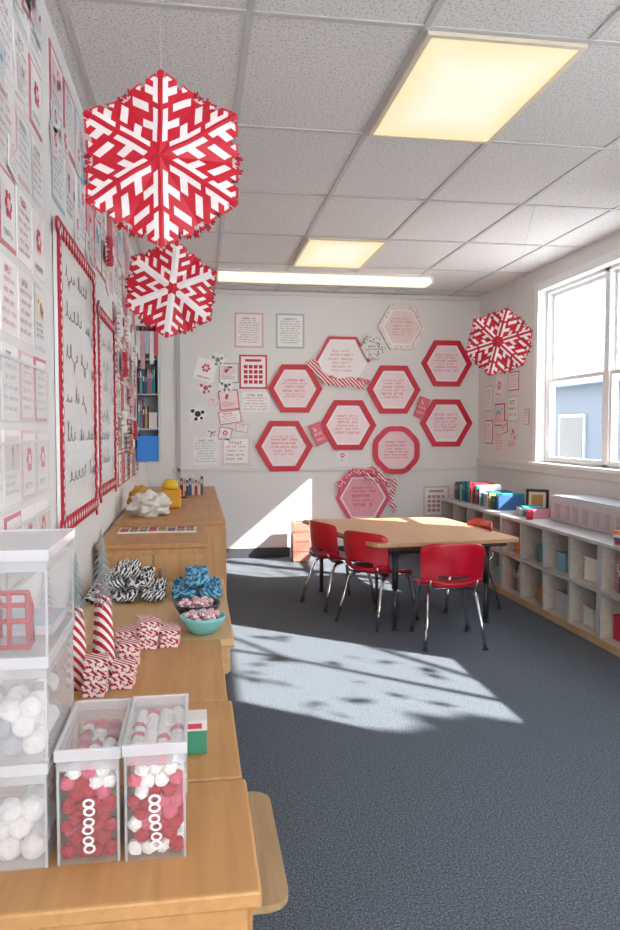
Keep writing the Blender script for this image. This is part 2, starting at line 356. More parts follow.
def cutout(u,z,R,n,c1,c2,label,off=0,sq=.85):
    f=MB(); pts=[]
    for k in range(2*n):
        a=k*pi/n; r=R if k%2==0 else R*.6; pts.append((r*math.cos(a),r*sq*math.sin(a)))
    f.prism(pts,-.004,0,0,'y'); 
    for (cx,cz,r) in ((0,0,.25),(.4,.15,.15),(-.42,.25,.16),(-.15,-.42,.15),(.3,-.35,.12)): f.disc(cx*R,cz*R,r*R,-.0052,1)
    top(f.obj('paper_cutout',[mat(c1),mat(c2)],loc=(u,WB-off,z),recalc=False),label,'cutout')
cutout(.02,1.46,.12,8,'#eeeeef','#2a2a2e','black and white star shaped paper cutout'); cutout(.22,2.0,.1,7,'#f2f0ee','#8c8c92','white scalloped paper cutout'); cutout(.1,1.72,.1,6,'#f0ecea','#cc5468','white flower shaped cutout with red dots',sq=.7); cutout(.30,1.74,.09,9,'#f4f2f0','#77777c','round white paper cutout with grey dots',off=.004); cutout(.16,1.27,.07,6,'#eeecea','#9c9ca2','small white paper cutout')
B(.34,1.43,.22,.13,'#f3e9e9','#d45468','text',tilt=-.15,label='white card with red edge and lettering',off=.004); B(.29,1.26,.13,.13,'#f2ecec','#d45468','flower',tilt=.2,label='small red flower card')
B(.10,1.09,.25,.28,'#eeedec',style='text',ink='#8c8a90',label='white handwritten notice on the wall'); B(.40,1.09,.28,.28,'#f1edec','#e4cccc','text','#c03048',label='white notice with pink lettering',lines=5)
B(.17,1.57,.13,.1,'#f2e4e4',None,'text',tilt=.2,label='small pale lettered card'); B(.46,1.32,.12,.08,'#f4eaea','#d46478','text',tilt=.15,label='small red edged lettered card')
B(1.49,1.03,.12,.12,'#f0eaec',style='flower',tilt=.3,label='small pink flower cutout')
B(2.50,.55,.28,.32,'#ece8e5','#cfc0bc','grid','#c09298',label='white poster with small pink picture squares'); B(2.78,.62,.16,.25,'#eee2df','#d45c72','pic',label='pink bordered picture poster')
R=lambda *a,**k: poster('R',*a,**k)
R(7.22,1.62,.22,.26,'#f0eeec','#d6c6c6','text','#66626a',label='white notice on the window wall'); R(6.95,1.72,.2,.2,'#f4ecec',None,'flower',tilt=.2,label='white paper with red flower')
R(6.93,1.45,.24,.22,'#f2dede','#cc2440','pic',label='pink picture card on wall'); R(6.62,1.50,.24,.24,'#f1efed','#e0cccc','text','#9c1c28',label='white card with red lettering',lines=3)
R(6.62,1.22,.2,.22,style='pic',bg='#e9dfda',label='small picture card on wall'); R(7.2,1.28,.2,.24,'#f1edec','#d04e60','text',label='white card with red border'); R(6.93,1.18,.2,.2,'#f0dede',style='text',label='pale pink card with text')
R(6.62,1.76,.24,.18,'#f0eeec','#d05266','text',label='white card with red border'); R(6.33,1.42,.1,.14,'#efeeec','#c42840','text',label='small white tag on wall')
R(7.2,1.93,.16,.14,'#ece4e4','#a8a8ac','pic',tilt=.15,label='small grey edged picture card'); R(6.8,1.95,.14,.12,'#f4eaea','#cc2440','text',tilt=-.1,label='small red edged lettered card'); R(6.8,1.33,.12,.12,'#f4eaea','#cc2440','pic',tilt=-.2,off=.004,label='small red edged picture card')

# left wall
L=lambda *a,**k: poster('L',*a,**k)
cols=['#f6f5f4','#f6f0f0','#f3f3f3','#f8f1f1','#f0f0f0']; bds=[None,None,None,None,'#ebc4c9','#d8dee2','#dc8490']
inks=['#c45a6a','#8a8a90','#7c7c84','#d08490','#66666d','#a0a0a8']
for ci in range(6):
    for ri in range(8):
        z=.98+ri*.222
        L(1.47+ci*.19,z,.172,.195,random.choice(cols),random.choice(bds),random.choice(['text','pic','pic','flower','text']),random.choice(inks),tilt=random.uniform(-.012,.012),label='small worksheet card in a row on the wall')
# clear pocket strips holding the lower rows of cards
for ri in range(3):
    f=MB(); f.box(-.57,.57,-.008,-.0065,-.105,.06); f.box(-.57,.57,-.009,-.0065,.06,.068,1); o=f.obj('pocket_strip',[clear('#f0f2f4',.1,.15),mat('#e4e6e8',.3)],loc=(WL,1.945,.98+ri*.222),rot=(0,0,pi/2)); top(o,'clear plastic pocket strip over worksheet cards','pocket strip','pocket strips on the wall')
for k in range(9):
    L(random.uniform(1.85,2.52),random.uniform(1.9,2.62),random.uniform(.08,.13),random.uniform(.08,.13),random.choice(cols+['#ecacb5']),random.choice(bds),random.choice(['text','pic']),random.choice(inks),tilt=random.uniform(-.2,.2),off=.0055,label='small decorated card layered over worksheets')
for ci in range(13):
    for ri in range(2):
        L(2.78+ci*.27,2.22+ri*.27,.25,.255,random.choice(cols+['#ecbcc2','#d05468','#dce6ec']),random.choice(['#d46476','#b0c4d0','#ebc4c9',None]),random.choice(['text','pic','pic','flower']),random.choice(['#bc3048','#5f80a0','#6c6c74']),tilt=random.uniform(-.03,.03),label='colourful classroom poster high on the wall')
for k in range(18):
    L(random.uniform(2.7,5.9),random.uniform(2.12,2.6),random.uniform(.1,.17),random.uniform(.1,.17),random.choice(cols+['#ecacb5','#cc4458','#a8c4d8']),random.choice(bds),random.choice(['pic','flower']),random.choice(inks),tilt=random.uniform(-.3,.3),off=.0055,label='small decorated card layered over posters')
for ci in range(9):
    for ri in range(5):
        if ci>5 and ri>3: continue
        L(4.62+ci*.2,1.05+ri*.225,.19,.21,random.choice(cols+['#ecacb5','#d05c6e','#be9270']),random.choice(['#c43048','#a4704a','#ebc4c9',None]),random.choice(['text','pic','flower','grid']),random.choice(['#bc3048','#7c4a34','#5c5c62']),tilt=random.uniform(-.06,.06),label='small colourful card on the wall')
def rosette(y,z,R,c1,c2):
    root=empty('paper_rosette',(WL+.007,y,z),(0,random.uniform(0,1),pi/2)); f=MB(); n=36; vs=[(0,-.045,0)]
    for k in range(n): a=2*pi*k/n; vs.append((R*math.cos(a),-.012 if k%2 else -.04,R*math.sin(a)))
    f.add(vs,[(0,1+k,1+(k+1)%n) for k in range(n)]); f.obj('pleated_disc',[mat(c1)],root,recalc=False,solid=.001)
    f=MB(); f.prism(hexpts(R*.3,16),-.05,-.044,0,'y'); f.obj('centre_button',[mat(c2)],root); top(root,'pleated paper rosette pinned over cards','wall decoration','paper rosettes on the wall')
for (y,z,R,c1,c2) in ((4.62,1.95,.09,'#f4f0ee','#c43048'),(4.9,1.72,.08,'#d04a60','#f4f0ee'),(5.15,1.98,.09,'#f4f0ee','#a4704a'),(5.4,1.55,.08,'#e8b8be','#f4f0ee'),(4.8,1.35,.07,'#f4f0ee','#c43048'),(5.25,1.2,.07,'#c8a080','#f4f0ee'),(5.7,1.85,.08,'#f4f0ee','#d04a60'),(5.65,1.3,.07,'#d04a60','#f4f0ee'),(4.1,2.25,.08,'#d04a60','#f4f0ee'),(3.7,2.5,.08,'#e8b8be','#f4f0ee')): rosette(y,z,R,c1,c2)
def board(y0,y1,z0,z1,label,lh_=.14,dark='#3c4048'):
    w=y1-y0; h=z1-z0
    root=empty('whiteboard',(WL+.003,(y0+y1)/2,(z0+z1)/2),(0,0,pi/2))
    f=MB(); f.box(-w/2,w/2,-.012,0,-h/2,h/2,0)
    nl=int((h-.2)/lh_)
    for i in range(nl):
        zc=h/2-.17-i*(h-.2)/nl+random.uniform(-.01,.01); x=-w/2+.12+random.uniform(0,.08); e=w/2-random.uniform(.1,.35); t=random.uniform(.026,.036)
        while x<e:
            pts=[]; xs=x
            for q in range(random.randint(2,5)):
                amp=random.choice([1,.9,1.1,2,-1.5,1.6])*t*random.uniform(.8,1.2); wd=t*random.uniform(1.5,3.2); sl=random.uniform(.1,.35)
                for j in range(7):
                    a=j/7*2*pi; pts.append((xs+wd*j/7+sl*wd*math.sin(a),zc+amp*(.5-.5*math.cos(a))))
                xs+=wd
            for (a,b_) in zip(pts[:-1],pts[1:]):
                dx,dz=b_[0]-a[0],b_[1]-a[1]; L2=max(1e-5,math.hypot(dx,dz)); nx,nz2=-dz/L2*.005,dx/L2*.0024
                f.add([(a[0]-nx,-.0135,a[1]-nz2),(b_[0]-nx,-.0135,b_[1]-nz2),(b_[0]+nx,-.0135,b_[1]+nz2),(a[0]+nx,-.0135,a[1]+nz2)],[(0,1,2,3)],1)
            x=xs+random.uniform(.05,.1)
    f.obj('board',[mat('#f4f5f6',.18),mat(dark,.5)],root,recalc=False)
    f=MB(); t=.03
    f.box(-w/2,w/2,-.018,-.012,h/2-t,h/2); f.box(-w/2,w/2,-.018,-.012,-h/2,-h/2+t); f.box(-w/2,-w/2+t,-.018,-.012,-h/2,h/2); f.box(w/2-t,w/2,-.018,-.012,-h/2,h/2)
    s=.062
    for i in range(int(w/s)+1):
        for zz in (h/2-t,-h/2+t):
            f.prism([(-w/2+i*s+p[0],zz+p[1]) for p in hexpts(.029,12)],-.0195,-.0125,0,'y'); f.disc(-w/2+i*s,zz,.013,-.0202,1,10)
    for i in range(int(h/s)+1):
        for xx in (w/2-t,-w/2+t):
            f.prism([(xx+p[0],-h/2+i*s+p[1]) for p in hexpts(.029,12)],-.0195,-.0125,0,'y'); f.disc(xx,-h/2+i*s,.013,-.0202,1,10)
    f.obj('scalloped_border',[mat('#c01434',.45),mat('#f4ecec',.5)],root)
    top(root,label,'whiteboard')
board(2.66,3.60,.93,2.03,'whiteboard with handwriting and red scalloped border',.13)
board(3.70,4.44,.97,1.91,'smaller whiteboard chart with red scalloped border',.11)

# ---------------- snowflakes ----------------
def snowflake(loc,R,pat,label,rot=(0,0,0),N=64,pleat=.34,a00=pi/2):
    root=empty('paper_snowflake',loc,rot)
    def layer(nm,R,pat,y0,pleat,a0,N,cone=.1,cs=('#c80a2a','#f6ecec')):
        f=MB()
        for s in range(6):
            a=a0+s*pi/3; b_=a+pi/3
            A=Vector((math.cos(a),math.sin(a)))*R/N; Bv=Vector((math.cos(b_),math.sin(b_)))*R/N
            def P(i,j):
                q=A*i+Bv*j; wob=.010*R/.2*mnoise.noise(Vector((q[0]*14,q[1]*14,loc[1])))+.012*max(0,(i+j)/N-.7)*math.sin(9*math.atan2(q[1],q[0]))
                return (q[0],y0+pleat*min(i,j)/N*R+cone*(i+j)/N*R+wob,q[1])
            for i in range(N):
                for j in range(N-i):
                    mI,M=(min(i,j)+.33)/N,(max(i,j)+.33)/N; t=pat(M,mI)
                    if t is None: continue
                    if i+j+2<=N:
                        f.add([P(i,j),P(i+1,j),P(i+1,j+1),P(i,j+1)],[(0,1,2),(0,2,3)],t)
                    else: f.add([P(i,j),P(i+1,j),P(i,j+1)],[(0,1,2)],t)
        f.obj(nm,[mat(cs[0],.5,.05,12),mat(cs[1],.55,.03,12)],root,recalc=False,solid=.002)
    layer('folded_paper',R,pat,-.04,pleat,a00,N)
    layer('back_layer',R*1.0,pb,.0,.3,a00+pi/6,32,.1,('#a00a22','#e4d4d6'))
    f=MB(); f.tube([(0,-.005,R*.9),(0,-.005,H-loc[2])],.0006,6); f.obj('hanging_thread',[mat('#bbbbbb')],root)
    top(root,label,'paper snowflake')
def pb(x,y): return None if x+y>.93 or (x+y>.87 and (y*9)%1<.4) else (1 if .8<x+y<.86 else 0)
def edge(x,y,k):
    return x+y>.985-.07*(1 if (y*k)%1<.3 and y>.04 else 0)
def p1(x,y):
    s=x+y
    if edge(x,y,5): return None
    if s>.955: return 0
    if x<.09: return 0
    if y<.03 and .1<x<.93: return 0
    if y<.09 and .12<x<.84 and not(.52<x<.58): return 1
    if .25<x<.335 and y<.235: return 1
    if .43<x<.525 and .15<y<.38: return 1
    if .64<x<.725 and y<.2: return 1
    if .62<x<.71 and y>.27 : return 1
    if .81<x<.88 and y<.145: return 1
    return 0
def p2(x,y):
    s=x+y
    if edge(x,y,4): return None
    if s>.955: return 0
    if x<.09: return 0
    if y<.08 and .09<x<.86: return 1
    if .22<x<.30 and y>.03: return 1
    if .40<x<.48 and .16<y<.34: return 1
    if .59<x<.67 and y<.23: return 1
    if .57<x<.67 and y>.30: return 1
    if .78<x<.85 and y<.14: return 1
    return 0
snowflake((-.08,1.955,1.985),.224,p1,'large red and white folded paper snowflake hanging from the ceiling',(0,0,math.radians(-6)))
snowflake((-.1,3.3,1.908),.215,p2,'red and white paper snowflake hanging near the whiteboard',(0,.12,math.radians(8)))
snowflake((1.78,4.2,1.82),.208,p1,'red and white paper snowflake hanging near the window',(0,.25,math.radians(-32)),pleat=.5)

# ---------------- left furniture ----------------
WD=wood('#b5834c','#c89660','Y'); WDP=wood('#c9a06c','#d6b080','Y'); WDL=wood('#ba8c5c','#cca070','Z'); WDB=wood('#ae8c66','#bf9e78','Y')
def low_table(x0,x1,y0,y1,z,label,mt=WD,inset=.14):
    root=empty('low_table',(x0,y0,0)); w=x1-x0; d=y1-y0
    f=MB(); f.box(0,w,0,d,z-.028,z); f.obj('tabletop',[mt],root,bevel=.005)
    f=MB(); f.box(.02,w-.02,.012,.03,z-.12,z-.028); f.box(.02,w-.02,d-.03,d-.012,z-.12,z-.028); f.box(.02,.04,.03,d-.03,z-.12,z-.028); f.box(w-.03,w-.012,.03,d-.03,z-.12,z-.028)
    f.obj('apron',[mt],root,bevel=.002)
    for (lx,ly) in ((.05,.05),(w-inset,.05),(.05,d-.05),(w-inset,d-.05)):
        f=MB(); f.box(lx-.02,lx+.02,ly-.019,ly+.019,0,z-.028); f.obj('leg',[WDL],root,bevel=.003)
    top(root,label,'table')
low_table(WL+.02,.092,1.06,1.42,.62,'low maple wood table holding clear storage boxes')
low_table(WL+.02,.085,1.428,1.845,.62,'low maple wood table beside a small green card')
low_table(WL+.02,.075,1.853,2.40,.62,'low maple wood table with peppermint patterned boxes')
low_table(WL+.02,.12,2.41,3.40,.615,'pale wooden table with bowls and scrunchies',WDP,.05)
root=empty('wooden_bench',(.045,1.69,0)); pts=[]
for cx,cy,a in ((.14-.05,.24-.05,0),(-.08+.02,.24-.02,90),(-.08+.02,-.24+.02,180),(.14-.05,-.24+.05,270)):
    r=.05 if cx>0 else .02
    for k in range(6): t=math.radians(a+18*k); pts.append((cx+r*math.cos(t),cy+r*math.sin(t)))
f=MB(); f.prism(pts,.322,.338); f.obj('seat',[WDB],root,bevel=.005)
for sx,sy in ((-.05,.08),(.0,.08)):
    f=MB(); f.box(sx-.012,sx+.012,sy-.1,sy+.1,0,.3225); f.obj('leg',[WDB],root,bevel=.002)
top(root,'low pale wooden bench with rounded corners under the tables','bench')
def cabinet(x0,x1,y0,y1,z,label,front='-y'):
    root=empty('wooden_cabinet',(x0,y0,0)); w=x1-x0; d=y1-y0
    f=MB(); f.box(0,w,0,d,z-.025,z); f.obj('cabinet_top',[WD],root,bevel=.004)
    f=MB(); f.box(.01,w-.01,.012,d-.01,.05,z-.025); f.box(.03,w-.03,.04,d-.03,0,.05); f.obj('body',[WDL],root,bevel=.003)
    if front=='-y':
        for a,c in ((.02,w/2-.003),(w/2+.003,w-.02)):
            dr=MB(); dr.box(a,c,-.004,.0115,.07,z-.05); o=dr.obj('door',[WDL],root,bevel=.003)
            kn=MB(); kx=(c-.03) if a<.1 else a+.03; kn.box(kx-.008,kx+.008,-.02,-.0045,z-.2,z-.12); k=kn.obj('handle',[mat('#9a9a9c',.3,metal=.9)],o,bevel=.002)
    else:
        n=3
        for i in range(n):
            a=.03+i*(d-.06)/n; c=.03+(i+1)*(d-.06)/n-.008
            dr=MB(); dr.box(w-.0095,w+.004,a,c,.07,z-.05); o=dr.obj('door',[WDL],root,bevel=.003)
            kn=MB(); kn.box(w+.0045,w+.012,(a+c)/2-.05,(a+c)/2+.05,z-.14,z-.125); kn.obj('handle',[mat('#9a9a9c',.3,metal=.9)],o,bevel=.002)
    top(root,label,'cabinet'); return root
cabinet(WL+.02,.055,3.5,4.22,.77,'maple wood cabinet with two doors, cards on top')
cabinet(WL+.02,.165,4.235,6.9,.78,'long maple wood cabinet along the wall','x')

# ------------- storage boxes + pompoms -------------
def pom(r,seed):
    bm=bmesh.new(); bmesh.ops.create_icosphere(bm,subdivisions=4,radius=r)
    for v in bm.verts: v.co*=1+(.22 if r<.015 else .12)*mnoise.noise(v.co*(2/r)+Vector((seed,0,0)))
    me=bpy.data.meshes.new('pompom'); bm.to_mesh(me); bm.free()
    for p in me.polygons: p.use_smooth=True
    return me
pm={}
PN={'#a80820':'red','#ece8e6':'white','#d05870':'pink','#9c9ca4':'grey'}
NP=[0]
def pommesh(c,r):
    if (c,r) not in pm:
        me=pom(r,len(pm)); me.materials.append(mat(c,.95,.15,300,.4)); pm[(c,r)]=me
    return pm[(c,r)]
def fill(x0,x1,y0,y1,z0,z1,r,colf,group,tight=.93,toprows=99,side=True):
    dz=2*r*.76; nz=max(1,int((z1-z0-.4*r)/dz)); p=2*r*tight
    for k in range(nz):
        nx=max(1,round((x1-x0)/p)-(k%2)); ny=max(1,round((y1-y0)/p)-(k%2))
        for i in range(nx):
            for j in range(ny):
                keep=(j==0) or (k==nz-1 and j<toprows) or (k==nz-2 and j==1) or (side and i==nx-1 and j<ny-1)
                if not keep: continue
                x=x0+r+(i+.5*(k%2))*(x1-x0-2*r)/max(1,nx-1+(k%2))+random.uniform(-.15,.15)*r
                y=y0+r+(j+(.25 if (k%2 and j>0) else 0))*(y1-y0-2*r)/max(1,ny-.5)+(random.uniform(0,.3)*r if j==0 else 0)
                x=min(max(x,x0+r),x1-r); y=min(max(y,y0+r),y1-r)
                z=z0+r*.97+k*dz+random.uniform(0,.25)*r*(k>0)
                c=colf((k+random.uniform(-.5,.5))/nz)
                if NP[0]>=298: return
                NP[0]+=1
                o=bpy.data.objects.new('pompom',pommesh(c,r)); COL.objects.link(o); o.location=(x,y,z); o.rotation_euler=(random.random()*6,random.random()*6,0)
                top(o,PN[c]+' fluffy craft pompom in a clear box','pompom',group)
def clearbox(x0,x1,y0,y1,z0,z1,label,rings=False,lidfac=.26,body=.05):
    root=empty('storage_box',(x0,y0,z0)); w=x1-x0;d=y1-y0;h=z1-z0; t=.002
    f=MB(); f.box(0,w,0,t,0,h-.012); f.box(0,w,d-t,d,0,h-.012); f.box(0,t,t,d-t,0,h-.012); f.box(w-t,w,t,d-t,0,h-.012); f.box(t,w-t,t,d-t,0,t)
    f.obj('container',[clear('#e9e7e8',body,.12)],root)
    f=MB(); f.box(0,w,0,.004,h-.034,h-.0185); f.box(0,w,d-.004,d,h-.034,h-.0185); f.box(0,.004,.004,d-.004,h-.034,h-.0185); f.box(w-.004,w,.004,d-.004,h-.034,h-.0185)
    e=.004
    for (ex,ey) in ((0,0),(w,0),(0,d),(w,d)): f.box(ex-(e if ex else 0),ex+(0 if ex else e),ey-(e if ey else 0),ey+(0 if ey else e),0,h-.034)
    f.obj('rim',[clear('#f0f0f4',.3)],root)
    f=MB(); f.box(-.003,w+.003,-.003,.003,h-.018,h); f.box(-.003,w+.003,d-.003,d+.003,h-.018,h); f.box(-.003,.003,.003,d-.003,h-.018,h); f.box(w-.003,w+.003,.003,d-.003,h-.018,h)
    o=f.obj('lid',[clear('#f0f0f4',.42)],root,bevel=.001)
    f=MB(); f.add([(.003,.003,h-.003),(w-.003,.003,h-.003),(w-.003,d-.003,h-.003),(.003,d-.003,h-.003)],[(0,1,2,3)],0); f.obj('lid_panel',[clear('#ecebee',lidfac,.15)],o,recalc=False)
    if rings:
        f=MB(); zc=h*.13
        for k in range(6):
            rr=random.uniform(.0078,.0095); xc=w/2+random.uniform(-.0015,.0015)
            f.ring([(xc+p[0]*1.1,zc+p[1]*.9) for p in hexpts(rr,20)],[(xc+p[0]*.66,zc+p[1]*.5) for p in hexpts(rr,20)],-.0012-.0002*(k%2),-.0003,0)
            zc+=rr*(1.55 if k%2==0 else 2.1)
        f.obj('figure_label',[mat('#e8e4e4',.4)],root)
    top(root,label,'storage box')
zt=.6205
cf=lambda q: '#a80820' if q<.6 else random.choice(['#ece8e6','#ece8e6','#d05870','#a80820'])
clearbox(-.218,-.123,1.17,1.385,zt,.804,'clear box filled with red and white pompoms',rings=True)
clearbox(-.115,-.02,1.165,1.38,zt,.808,'clear box filled with pink and white pompoms',rings=True)
fill(-.215,-.126,1.173,1.382,zt+.003,.788,.0118,cf,'pompoms in the first clear box',side=False)
cf2=lambda q: random.choice(['#a80820','#d05870','#a80820','#ece8e6']) if q<.6 else random.choice(['#ece8e6','#ece8e6','#d05870','#ece8e6'])
fill(-.112,-.023,1.168,1.377,zt+.003,.792,.0118,cf2,'pompoms in the second clear box')
def drawer(z0,z1,lab,dx=0,body=.2): clearbox(-.455+dx,-.232+dx,1.168,1.415,z0,z1,lab,lidfac=.5,body=body)
drawer(zt,.787,'clear lidded box of dark and white pompoms at stack bottom'); drawer(.788,.953,'clear lidded box of white pompoms',.003); drawer(.954,1.118,'clear lidded box holding red craft supplies',.006,.1)
fill(-.45,-.239,1.175,1.406,zt+.003,.745,.0195,lambda q: random.choice(['#9c9ca4','#ece8e6','#ece8e6']),'pompoms in the bottom box',toprows=1)
fill(-.445,-.238,1.175,1.406,.791,.90,.018,lambda q: random.choice(['#ece8e6','#9c9ca4','#ece8e6']),'pompoms in the middle box',toprows=3)
for i in range(2):
    f=MB(); f.box(-.1,.1,-.06,.06,0,.008); o=f.obj('felt_sheet',[mat(['#d8b8bc','#b8c0cc'][i],.9)],loc=(-.34,1.34,.9565+.0085*i)); top(o,['pale pink','pale blue'][i]+' folded felt sheet in a box','felt')
for i in range(3):
    root=empty('wire_frame',(-.40+.055*i,1.2+.025*(i%2),.9565)); f=MB(); r=.0042
    for (a,b_) in (((-.028,0),(-.028,.09)),((.028,0),(.028,.09)),((-.028,.09),(.028,.09)),((-.028,.045),(.028,.045)),((-.028,.004),(.028,.004)),((0,.004),(0,.09)),((-.028,.07),(.028,.07))): f.tube([(a[0],0,a[1]),(b_[0],0,b_[1])],r,8)
    for sx in (-.028,.028): f.tube([(sx,0,.004),(sx,.03,.004),(sx,.03,.06),(sx,0,.09)],r,8)
    f.obj('frame',[mat('#a8041a',.3)],root,smooth=True); top(root,'red wire craft frame standing in a clear box','craft tool','wire frames in the top box')
root=empty('card_box',(-.012,1.57,zt)); f=MB(); f.box(-.03,.03,-.03,.03,0,.05); f.obj('box_base',[mat('#3f8f72',.5)],root,bevel=.002); f=MB(); f.box(-.031,.031,-.031,.031,.0505,.072); f.quad(-.02,.02,.055,.066,-.0315,1); f.obj('box_lid',[mat('#e4dfd9',.5),mat('#c9445a')],root,recalc=False); top(root,'small green box with white lid','box')
def pbox(x,y,z,w,d,h,label,rz=0,c=None):
    root=empty('gift_box',(x,y,z),(0,0,rz)); f=MB(); f.box(-w/2,w/2,-d/2,d/2,0,h*.7); f.obj('box_base',[c or spots('#b4102a','#f0e6e6',110,.45)],root,bevel=.002)
    f=MB(); f.box(-w/2-.002,w/2+.002,-d/2-.002,d/2+.002,h*.7+.0005,h); f.obj('box_lid',[stripes('#b4102a','#f0e6e6',34)],root,bevel=.002); top(root,label,'gift box','red and white boxes on the table')
for (x,y,n,h) in ((-.26,1.94,3,.032),(-.195,1.99,2,.032),(-.15,2.34,3,.028),(-.22,2.33,2,.03),(-.085,2.35,2,.026),(-.195,2.16,2,.035)):
    for k in range(n): pbox(x+.002*k,y,zt+k*(h+.001),.055,.055,h,'small red and white patterned box in a neat stack',.1*(k-1))
for i,(x,y) in enumerate([(-.21,2.49),(-.14,2.49),(-.09,2.49),(-.175,2.57)]):
    pbox(x,y,.6155,.05,.05,.045 if i%2 else .035,'small red and white patterned candy box',.1*i)
def cone(x,y,h,r,label):
    root=empty('cone_tree',(x,y,zt)); f=MB(); f.lathe([(0,0),(r,0),(r*.95,h*.1),(r*.6,h*.58),(0,h*.6)],24); f.obj('striped_cone',[stripes('#b0081f','#f0e6e6',22,0,'DIAGONAL')],root,smooth=True)
    f=MB()
    for k in range(9):
        z=h*(.55+.05*k); rr=r*(1.5-.15*k)
        for j in range(12):
            a=2*pi*j/12+k*.35; c,s=math.cos(a),math.sin(a); c2,s2=math.cos(a+.25),math.sin(a+.25); c0,s0=math.cos(a-.25),math.sin(a-.25)
            f.add([(c*rr,s*rr,z-.014),(c2*rr*.3,s2*rr*.3,z+.008),(c0*rr*.3,s0*rr*.3,z+.008),(0,0,z+h*.05)],[(0,1,3),(0,3,2),(0,2,1)])
    f.obj('foil_top',[mat('#949e9e',.6,.35,90,0,.1)],root); top(root,label,'cone tree','striped cone trees on the table')
cone(-.315,2.0,.36,.03,'slim red and white striped cone tree with frosted silver top'); cone(-.255,2.10,.37,.03,'taller slim striped cone tree with frosted silver top')
cone(-.34,2.13,.33,.03,'slim striped cone tree with frosted silver top'); cone(-.275,2.21,.40,.03,'tallest striped cone tree with frosted silver top'); cone(-.40,2.05,.35,.03,'slim striped cone tree with frosted silver top')
def bowl(x,y,z,R,h,c,label):
    f=MB(); f.lathe([(0,0),(R*.45,0),(R*.75,h*.35),(R*.95,h*.8),(R,h),(R*.95,h),(R*.9,h*.8),(R*.7,h*.4),(R*.4,.006),(0,.006)],32); o=f.obj('bowl',[mat(c,.3,.04,10)],loc=(x,y,z),smooth=True); top(o,label,'bowl')
bowl(.02,2.5,.6155,.078,.06,'#7ccaca','round teal bowl heaped with red and white candies')
bowl(-.0,2.69,.6155,.085,.06,'#2b2c33','dark bowl of red and white candies')
def candies(x,y,z,R,n,g):
    for i in range(n):
        a=i*2.4; rr=R*math.sqrt((i%13+.3)/13)*.8; lay=i//13
        if 'candy' not in pm:
            q=MB(); q.lathe([(0,-.006),(.008,-.006),(.0125,-.002),(.0125,.002),(.008,.006),(0,.006)],14); t=q.obj('candy',[stripes('#b4102a','#f6eeee',60)],smooth=True); pm['candy']=t.data; bpy.data.objects.remove(t)
        o=bpy.data.objects.new('candy',pm['candy']); COL.objects.link(o); o.location=(x+rr*math.cos(a),y+rr*math.sin(a),z+lay*.014-rr*.05); o.rotation_euler=(random.uniform(-.6,.6),random.uniform(-.6,.6),a)
        top(o,'red and white striped peppermint candy in a bowl','candy',g)
candies(.02,2.5,.6155+.052,.07,26,'candies in the teal bowl'); candies(-.0,2.69,.6155+.052,.075,26,'candies in the dark bowl')
def scr(mtl):
    f=MB(); n1,n2=54,10; vs=[]
    for i in range(n1):
        a=2*pi*i/n1; rr=.0175*(1+.26*math.sin(9*a)); 
        for j in range(n2):
            b_=2*pi*j/n2; r_=rr*(1+.2*math.sin(3*b_+5*a)); vs.append(((.03+r_*math.cos(b_))*math.cos(a),(.03+r_*math.cos(b_))*math.sin(a),r_*math.sin(b_)))
    f.add(vs,[(i*n2+j,((i+1)%n1)*n2+j,((i+1)%n1)*n2+(j+1)%n2,i*n2+(j+1)%n2) for i in range(n1) for j in range(n2)])
    return f.obj('scrunchie',[mtl],smooth=True)
def pile(cx,cy,z,mtl,label,g,nx):
    base=scr(mtl); top(base,label,'scrunchie',g); k=0; P_=.106
    for lay in range(3):
        n=nx-lay
        for i in range(n):
            for j in range(3 if lay<2 else 2):
                loc=(cx+(i-(n-1)/2)*P_,cy+(j-1)*P_+lay*.02,z+.026+lay*.047); r=(random.uniform(-.06,.06),random.uniform(-.06,.06),random.random()*6)
                if k==0: base.location=loc; base.rotation_euler=r
                else: copy_thing(base,loc,r)
                k+=1
ms=stripes('#e0e0e2','#1c1d22',30,4); mb=stripes('#1f6690','#7cb8d4',18,6)
pile(-.28,3.1,.6155,ms,'black and white zebra striped fabric scrunchie','zebra scrunchies in a pile',3)
pile(.0,3.1,.6155,mb,'blue patterned fabric scrunchie','blue scrunchies in a pile',2)

def bin_(x,y,z,w,d,h,c,label,rz=0,name='storage_bin',clr=False):
    f=MB(); t=.004; mt=clear(c,.45) if clr else mat(c,.45)
    f.box(-w/2,w/2,-d/2,-d/2+t,0,h); f.box(-w/2,w/2,d/2-t,d/2,0,h); f.box(-w/2,-w/2+t,-d/2+t,d/2-t,0,h); f.box(w/2-t,w/2,-d/2+t,d/2-t,0,h); f.box(-w/2+t,w/2-t,-d/2+t,d/2-t,0,t)
    f.box(-w/2-.004,w/2+.004,-d/2-.004,-d/2,h-.014,h); f.box(-w/2-.004,w/2+.004,d/2,d/2+.004,h-.014,h); f.box(-w/2-.004,-w/2,-d/2,d/2,h-.014,h); f.box(w/2,w/2+.004,-d/2,d/2,h-.014,h)
    o=f.obj(name,[mt],loc=(x,y,z),rot=(0,0,rz),bevel=.001); top(o,label,'bin'); return o
CN={'#2f9fa0':'teal','#1f7f8c':'dark teal','#b81c34':'red','#dca440':'yellow','#3f7f56':'green','#e4e0da':'white','#315c8f':'blue','#cc7c94':'pink','#57504a':'brown','#4fb0b8':'turquoise'}
